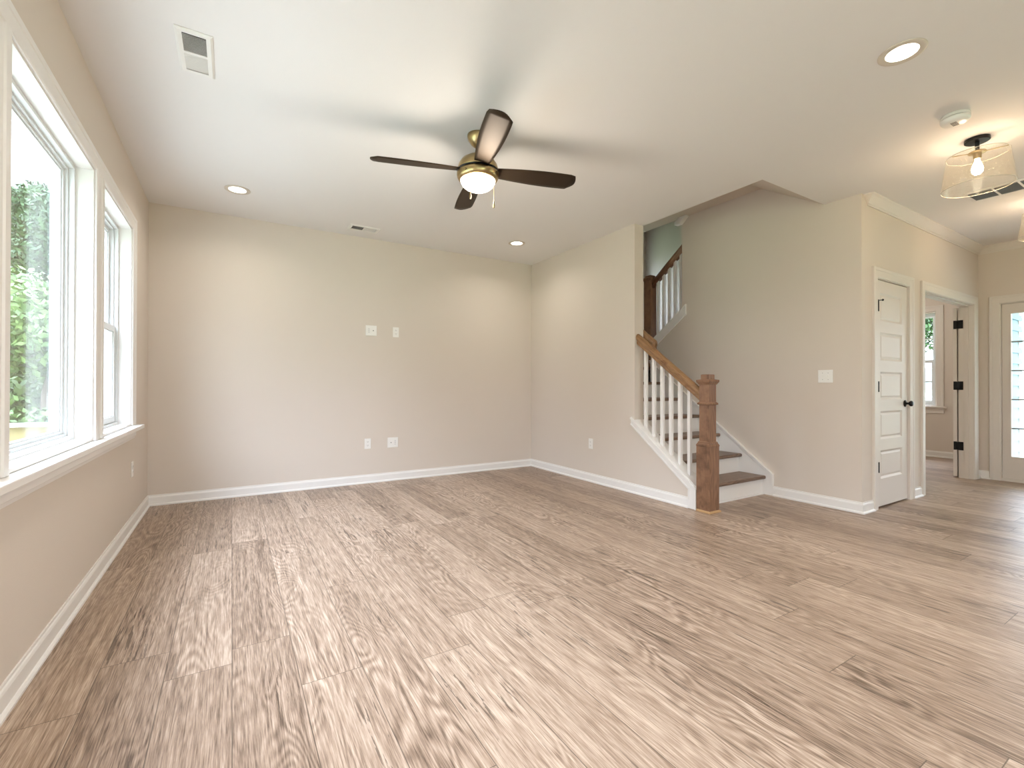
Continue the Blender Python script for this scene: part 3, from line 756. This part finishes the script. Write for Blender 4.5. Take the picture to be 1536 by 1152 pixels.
# ------------------------------------------------------------------ ceiling registers
def register(name, x0, x1, y0, y1, along, label, cat):
    """along: axis of the long side; two louvre banks with opposed tilt"""
    cx, cy = (x0+x1)/2, (y0+y1)/2
    root = empty(name, (cx, cy, H)); tag(root, label, cat)
    L, Wd = ((y1-y0), (x1-x0)) if along == 'y' else ((x1-x0), (y1-y0))
    def T(p):   # local long axis = p.x
        return Vector((p[1], p[0], p[2])) if along == 'y' else Vector((p[0], p[1], p[2]))
    bm = bmesh.new(); f = .028
    pts = [T(Vector(p)) for p in ((-L/2, -Wd/2, 0), (L/2, -Wd/2, 0), (L/2, Wd/2, 0), (-L/2, Wd/2, 0))]
    prof = [(0, -.0005), (0, -.004), (.010, -.010), (f, -.008), (f, -.0005)]
    c = (pts[1]-pts[0]).cross(pts[2]-pts[1]).z
    sweep(bm, pts, prof, (0, 0, 1), closed=True, side=1 if c > 0 else -1)
    box(bm, -.008, -Wd/2+f, -.009, .008, Wd/2-f, -.003, T=T)
    obj('register_frame', bm, 'metal', root)
    bm = bmesh.new(); box(bm, -L/2+f-.002, -Wd/2+f-.002, -.0015, L/2-f+.002, Wd/2-f+.002, -.0005, T=T); obj('duct_opening', bm, 'duct', root)
    n = int((L/2-f-.008)/.0095)
    for s in (-1, 1):
        for i in range(n):
            u = s*(.013+i*.0095)
            bm = bmesh.new(); vs = []
            for dy in (-Wd/2+f, Wd/2-f):
                for du, dz in ((0, -.0085), (.0012, -.0085), (.0012-s*.0045, -.0016), (-s*.0045, -.0016)): vs.append(bm.verts.new(T(Vector((u+du, dy, dz)))))
            for q in ((0, 1, 2, 3), (7, 6, 5, 4), (0, 4, 5, 1), (1, 5, 6, 2), (2, 6, 7, 3), (3, 7, 4, 0)): bm.faces.new([vs[k] for k in q])
            obj('louvre', bm, 'metal', root)
register('ceiling_register', -.235, -.083, 2.602, 2.955, 'y', 'white ceiling air register near the window wall', 'vent')
register('ceiling_register', 1.03, 1.335, 4.872, 5.035, 'x', 'small white ceiling air register close to the back wall', 'vent')
# return grille
rg = empty('return_air_grille', (5.51, 1.0, H)); tag(rg, 'long grey return air grille on the ceiling behind the glass light', 'vent')
bm = bmesh.new(); RX0, RX1, RY0, RY1 = -.145, .145, -.42, .38
sweep(bm, [(RX0, RY0, 0), (RX1, RY0, 0), (RX1, RY1, 0), (RX0, RY1, 0)], [(0, -.0005), (0, -.006), (.022, -.010), (.022, -.0005)], (0, 0, 1), closed=True)
for k in range(1, 5): y = RY0+.022+(RY1-RY0-.044)*k/5; box(bm, RX0+.022, y-.007, -.010, RX1-.022, y+.007, -.003)
obj('grille_frame', bm, 'metal', rg)
bm = bmesh.new(); box(bm, RX0+.02, RY0+.02, -.0015, RX1-.02, RY1-.02, -.0005); obj('duct_opening', bm, 'duct', rg)
lm = mat('grey_louvre', (.30, .31, .32), .5)
for i in range(26):
    x = RX0+.028+i*.0092
    bm = bmesh.new(); prism(bm, [(x, -.0088), (x+.001, -.0088), (x+.005, -.002), (x+.004, -.002)], RY0+.022, RY1-.022, 1); obj('louvre', bm, lm, rg)

# ------------------------------------------------------------------ lamps
def lamp(kind, name, loc, power, color, size=.1, parent=None, spread=None):
    l = bpy.data.lights.new(name, kind); l.energy = power; l.color = color
    if kind == 'AREA':
        l.shape = 'DISK'; l.size = size
        if spread: l.spread = spread
    else: l.shadow_soft_size = size
    o = bpy.data.objects.new(name, l); COL.objects.link(o); o.location = loc
    if parent: o.parent = parent
    return o
def downlight(x, y, label, power=W_DOWN):
    root = empty('recessed_downlight', (x, y, H)); tag(root, label, 'ceiling light', 'recessed downlights')
    bm = bmesh.new(); lathe(bm, [(.097, -.0005), (.097, -.003), (.092, -.006), (.078, -.006), (.070, -.003), (.066, -.0035), (.066, -.0005)], seg=48)
    obj('trim_ring', bm, mat('downlight_ring', (.62, .56, .48), .4), root, smooth=True)
    bm = bmesh.new(); lathe(bm, [(.066, -.0015), (.05, -.0025), (0, -.003)], seg=40); obj('lens', bm, 'lens', root, smooth=True)
    lamp('AREA', 'downlight_lamp', (0, 0, -.012), power, WARM, .12, root, R(150))
    return root
downlight(.035, 4.53, 'round recessed downlight near the back left corner of the ceiling')
downlight(2.816, 4.54, 'round recessed downlight near the back right corner of the ceiling')
downlight(2.832, .948, 'large near recessed downlight at the right of the ceiling, before the smoke detector', W_NEAR)
for x, y in ((.035, .95), (.035, -1.6), (2.82, -1.6), (2.82, -3.6)):  # first completes the ceiling grid; the rest are added to brighten the room
    o = downlight(x, y, 'unseen round recessed downlight over or behind the viewpoint', W_NEAR)

def flush(x, y, label):
    root = empty('semi_flush_light', (x, y, H)); tag(root, label, 'ceiling light', 'glass shade ceiling lights')
    bm = bmesh.new(); lathe(bm, [(0, -.0005), (.064, -.0005), (.064, -.018), (.060, -.021), (.012, -.023), (.011, -.09), (.009, -.10), (0, -.10)], seg=36)
    obj('canopy', bm, 'black', root, smooth=False)
    bm = bmesh.new(); lathe(bm, [(.009, -.085), (.045, -.088), (.047, -.094), (.022, -.100), (.020, -.135), (0, -.136)], seg=24); obj('socket', bm, 'brass', root)
    bm = bmesh.new()
    lathe(bm, [(.151, -.112), (.1535, -.108), (.156, -.112), (.183, -.318), (.180, -.322), (.177, -.318), (.151, -.112)], seg=64)
    gs = obj('glass_shade', bm, 'seeded', root, smooth=True)
    for rr, zz in ((.1535, -.108), (.180, -.3225)):
        bm = bmesh.new(); lathe(bm, [(rr+.002*math.cos(t*math.pi/3), zz+.002*math.sin(t*math.pi/3)) for t in range(7)], seg=64)
        obj('shade_rim', bm, 'rim', gs, smooth=True)
    bm = bmesh.new()
    for k in range(3):
        a = k*2.094+.4; tube(bm, [(.02*math.cos(a), .02*math.sin(a), -.096), (.152*math.cos(a), .152*math.sin(a), -.113)], .003, 6)
    obj('shade_arms', bm, 'brass', root)
    bm = bmesh.new(); lathe(bm, [(0, -.134), (.013, -.136), (.014, -.15), (.024, -.175), (.030, -.20), (.027, -.222), (.015, -.236), (0, -.240)], seg=20); obj('bulb', bm, 'bulb', root, smooth=True)
    lamp('POINT', 'bulb_lamp', (0, 0, -.255), W_FLUSH, (1.0, .70, .43), .03, root)
flush(4.25, 1.02, 'glass-shade ceiling light on black canopy, the nearer one beside the smoke detector')
flush(6.12, 1.02, 'further glass-shade ceiling light partly cut off at the right edge')

sm = empty('smoke_detector', (3.765, 1.0, H)); tag(sm, 'round white smoke detector on the ceiling before the glass light', 'smoke detector')
bm = bmesh.new(); lathe(bm, [(0, -.0005), (.064, -.0005), (.069, -.008), (.069, -.020)], seg=40); obj('base', bm, 'plastic', sm, smooth=True)
bm = bmesh.new(); lathe(bm, [(.065, -.020), (.065, -.0225), (.070, -.0225), (.069, -.034), (.062, -.046), (.045, -.053), (0, -.054)], seg=40); obj('cover', bm, 'plastic', sm, smooth=True)
bm = bmesh.new(); lathe(bm, [(.0658, -.0198), (.0658, -.0228)], seg=40)
for k in range(5): box(bm, -.03+k*.012, -.012, -.0545, -.025+k*.012, .016, -.0535)
obj('slots', bm, 'dark', sm)

# ceiling fan
FX, FY = 1.385, 2.72
fan = empty('ceiling_fan', (FX, FY, H)); tag(fan, 'four-blade ceiling fan with dark blades, brass motor and lit glass bowl', 'ceiling fan')
bm = bmesh.new(); lathe(bm, [(0, -.0005), (.070, -.0005), (.070, -.012), (.064, -.034), (.046, -.060), (.026, -.078), (.018, -.082), (0, -.082)], seg=40); obj('canopy', bm, 'brass', fan, smooth=True)
bm = bmesh.new(); lathe(bm, [(.0125, -.07), (.0125, -.14), (.024, -.142), (.026, -.150), (0, -.150)], seg=20); obj('downrod', bm, 'brass', fan, smooth=True)
bm = bmesh.new(); lathe(bm, [(0, -.140), (.045, -.141), (.075, -.148), (.108, -.170), (.128, -.200), (.136, -.232), (.136, -.240), (.10, -.240)], seg=56); mot = obj('motor_housing', bm, 'brass', fan, smooth=True)
bm = bmesh.new(); lathe(bm, [(.10, -.238), (.1385, -.239), (.1385, -.250), (.10, -.251)], seg=56); obj('rotor_gap', bm, 'black', fan)
bm = bmesh.new(); lathe(bm, [(.10, -.251), (.138, -.251), (.139, -.262), (.136, -.280), (.127, -.297), (.118, -.302), (.112, -.298)], seg=56); fit = obj('light_fitter', bm, 'brass', fan, smooth=True)
for k in range(4):
    a = R(-60+90*k); bm = bmesh.new()
    c = Vector((.137*math.cos(a), .137*math.sin(a), -.275)); e1 = Vector((-math.sin(a), math.cos(a), 0))
    for s in (-1, 1): tube(bm, [c-e1*.008+Vector((0, 0, -.008*s)), c+e1*.008+Vector((0, 0, .008*s))], .0016, 5)
    o = obj('ornament', bm, 'black', fit)
bm = bmesh.new(); lathe(bm, [(.116, -.297), (.114, -.310), (.102, -.332), (.080, -.350), (.050, -.362), (.02, -.367), (0, -.368)], seg=56); obj('glass_bowl', bm, 'bowl', fan, smooth=True)
lamp('POINT', 'fan_lamp', (0, 0, -.43), W_FAN, (1.0, .90, .76), .09, fan)
def blade_mesh():
    bm = bmesh.new(); n = 18; top = []; botm = []
    r0, r1 = .115, .665
    for i in range(n+1):
        t = i/n; r = r0+(r1-r0)*t
        w = .046+.026*math.sin(min(t*1.25, 1)*math.pi/2)+.004*math.sin(t*math.pi)
        lead = w
        if t > .93: lead = w - .030*((t-.93)/.07)**2; w2_ = w - .008*((t-.93)/.07)**2
        else: w2_ = w
        row_t = []; row_b = []
        for j in range(7):
            s = -1+2*j/6; y = s*(w2_ if s < 0 else lead)
            th = .0035*(1-.55*s*s)
            z = -math.tan(R(13))*y
            row_t.append(bm.verts.new((r+(.018*(1-s*s) if i == n else 0), y, z+th))); row_b.append(bm.verts.new((r+(.018*(1-s*s) if i == n else 0), y, z-th)))
        top.append(row_t); botm.append(row_b)
    for i in range(n):
        for j in range(6):
            bm.faces.new((top[i][j], top[i+1][j], top[i+1][j+1], top[i][j+1])); bm.faces.new((botm[i][j], botm[i][j+1], botm[i+1][j+1], botm[i+1][j]))
        for j in (0, 6): bm.faces.new((top[i][j], botm[i][j], botm[i+1][j], top[i+1][j]))
    for r_ in (0, n):
        for j in range(6): bm.faces.new((top[r_][j], top[r_][j+1], botm[r_][j+1], botm[r_][j]))
    return bm
b0 = obj('blade', blade_mesh(), 'blade', fan, smooth=True); b0.location = (0, 0, -.236)
bs = [b0] + [b0.copy() for _ in range(3)]
for k, b_ in enumerate(bs):
    if k: COL.objects.link(b_)
    b_.parent = fan; b_.rotation_euler.z = R(-16.5+90*k)
for px_, py_, zl in ((.062, -.105, -.49), (-.085, -.06, -.445)):
    bm = bmesh.new(); tube(bm, [(px_, py_, -.29), (px_, py_, zl+.03)], .0014, 6); ch = obj('pull_chain', bm, 'brass', fan)
    bm = bmesh.new(); lathe(bm, [(0, zl+.034), (.003, zl+.032), (.0055, zl+.015), (.0065, zl), (.004, zl-.012), (0, zl-.014)], c=(px_, py_, 0), seg=12); obj('pull', bm, 'brass', ch, smooth=True)

# study light, stair light
root = empty('flush_dome_light', (7.6, 3.2, H)); tag(root, 'flush dome ceiling light inside the study beyond the double doorway', 'ceiling light')
bm = bmesh.new(); lathe(bm, [(0, -.0005), (.16, -.0005), (.16, -.02), (.15, -.03)], seg=32); obj('base', bm, 'brass', root)
bm = bmesh.new(); lathe(bm, [(.148, -.022), (.14, -.05), (.10, -.08), (.05, -.093), (0, -.096)], seg=32); obj('glass_bowl', bm, 'bowl', root, smooth=True)
lamp('POINT', 'dome_lamp', (0, 0, -.16), 30, WARM, .1, root)

# ------------------------------------------------------------------ outdoors
struct('ground', B((-60, -40, -.62, 60, 60, -.55)), 'grass')
bm = bmesh.new()
for i in range(34):
    x = -5.2+i*.128
    if x+.12 < XL-.19: box(bm, x, -5, -.17, x+.12, 6.6, -.13)
struct('ground_deck', bm, 'deck')
struct('ground_porch', B((XF+.13, -3, -.3, 11.5, YC-.05, -.1)), 'concrete')
struct('added_porch_roof', B((XF+.125, -3.2, 2.72, 12.2, YC+.02, 2.85)), 'vinyl')  # unseen roof, added to cut the skylight coming through the glazed door
rl = empty('deck_railing', (-2.5, 6.0, -.13)); tag(rl, 'treated pine deck railing with pale cap outside the big window', 'railing')
at(obj('cap_rail', B((-5.0, 5.95, .70, XL-.25, 6.09, .735)), 'deck', bevel=.004), rl)
at(obj('fascia_board', B((-5.0, 6.0, .565, XL-.25, 6.035, .70)), 'yellowwood'), rl)
at(obj('bottom_rail', B((-5.0, 6.0, -.03, XL-.25, 6.035, .06)), 'yellowwood'), rl)
for x in (-5.0, -3.6, -.99): at(obj('post', B((x, 6.036, -.13, x+.09, 6.126, .70)), 'yellowwood'), rl)
# lap siding on the outside of the study, seen through the glazed door
bm = bmesh.new(); z = -.1
while z < 2.9:
    prism(bm, [(YC+.029, z), (YC-.012, z), (YC+.012, z+.155), (YC+.029, z+.155)], XF+.121, SX1+.135, 0); z += .15
struct('wall_siding', bm, 'siding')

random.seed(5)
def tree_meshes(seed, hgt, rad, nleaf, leafmat_, base=.2, size=.06):
    rnd = random.Random(seed)
    bm = bmesh.new()
    blobs = []
    for i in range(26):
        t = rnd.random(); zc = hgt*(base+(1-base)*t); rr = rad*(.35+.65*math.sin(math.pi*min(1, (.12+.88*(1-t)))))*.8
        a = rnd.random()*6.283; d = rr*math.sqrt(rnd.random())*.8
        blobs.append((d*math.cos(a), d*math.sin(a), zc, rad*(.28+.22*rnd.random())))
    for i in range(nleaf):
        bx = rnd.choice(blobs); v = Vector((rnd.gauss(0, 1), rnd.gauss(0, 1), rnd.gauss(0, 1))).normalized()*bx[3]*(.65+.4*rnd.random())
        p = Vector((bx[0], bx[1], bx[2]))+v
        d = (v.normalized()+Vector((rnd.uniform(-1, 1), rnd.uniform(-1, 1), rnd.uniform(-.9, .5)))).normalized()
        s = d.orthogonal().normalized(); s.rotate(Matrix.Rotation(rnd.random()*6.28, 3, d)); q = d.cross(s)
        L = size*(.7+.6*rnd.random())
        bm.faces.new([bm.verts.new(p+s*L*a_+q*L*b_) for a_, b_ in ((-.9, 0), (0, -.42), (.95, 0), (0, .42))])
    return bm
def trunk_mesh(hgt, r):
    bm = bmesh.new(); pts = [(math.sin(i*1.3)*.08, math.cos(i*1.7)*.08-.08, hgt*.85*i/6) for i in range(7)]
    prev = None
    for i, p in enumerate(pts):
        rr = r*(1-.75*i/6); cur = [bm.verts.new((p[0]+rr*math.cos(k*.785), p[1]+rr*math.sin(k*.785), p[2])) for k in range(8)]
        if prev:
            for k in range(8): bm.faces.new((prev[k], prev[(k+1) % 8], cur[(k+1) % 8], cur[k]))
        else: bm.faces.new(list(reversed(cur)))
        prev = cur
    bm.faces.new(prev); return bm
def tree(name, loc, label, hgt, rad, seed, lm_, nleaf=9000, base=.1, group=None, size=.06):
    root = empty(name, loc); tag(root, label, 'tree', group)
    obj('foliage', tree_meshes(seed, hgt, rad, nleaf, lm_, base, size), lm_, root)
    obj('trunk', trunk_mesh(hgt, .14), 'bark', root)
    return root
GZ = -.55
tA = tree('leafy_tree', (-5.0, 16.0, GZ), 'tall dark green tree with pointed crown at the left of the window view', 6.2, 1.2, 1, 'leaf1', 34000, .05)
tB = tree('leafy_tree', (-3.05, 13.2, GZ), 'full green tree beside the window frame edge', 5.6, 1.3, 2, 'leaf1', 34000, .05)
tC = tree('leafy_tree', (-3.25, 10.2, GZ), 'yellow-green bushy tree standing lowest behind the deck railing', 3.3, 1.15, 3, 'leaf2', 30000, .0)
tD = tree('leafy_tree', (-1.95, 8.2, GZ), 'shorter bright green bush right of the yellow-green tree', 2.7, 1.0, 4, 'leaf2', 20000, .0)
for i, (x, y, s_) in enumerate(((-8.2, 14.5, 1.0), (-9.5, 9.6, 1.1), (-12, 4.5, 1.0), (-13, -.5, 1.1), (-12, -6, 1.0), (2.5, 16.5, 1.1))):
    c = copy_tree(tA if i % 2 else tB); c.location = (x, y, GZ); c.rotation_euler.z = i*1.3; c.scale = (s_*1.4, s_*1.4, s_)
    tag(c, 'leafy green tree in the row beyond the deck', 'tree', 'trees beyond the deck')
tree('leafy_tree', (14.5, 4.95, GZ), 'green tree crown in the top of the study window', 5.3, 1.9, 9, 'leaf1', 26000, .58)
hs = empty('neighbour_house', (30, 9.0, GZ)); tag(hs, 'low pale outbuilding with grey roof seen far through the study window', 'building')
obj('walls', B((0, -3, 0, 5, 4.5, 1.55)), 'stucco', hs)
bm = bmesh.new(); prism(bm, [(-3.4, 1.551), (4.9, 1.551), (.55, 2.75)], -.3, 5.3, 0); obj('roof', bm, 'shingle', hs)
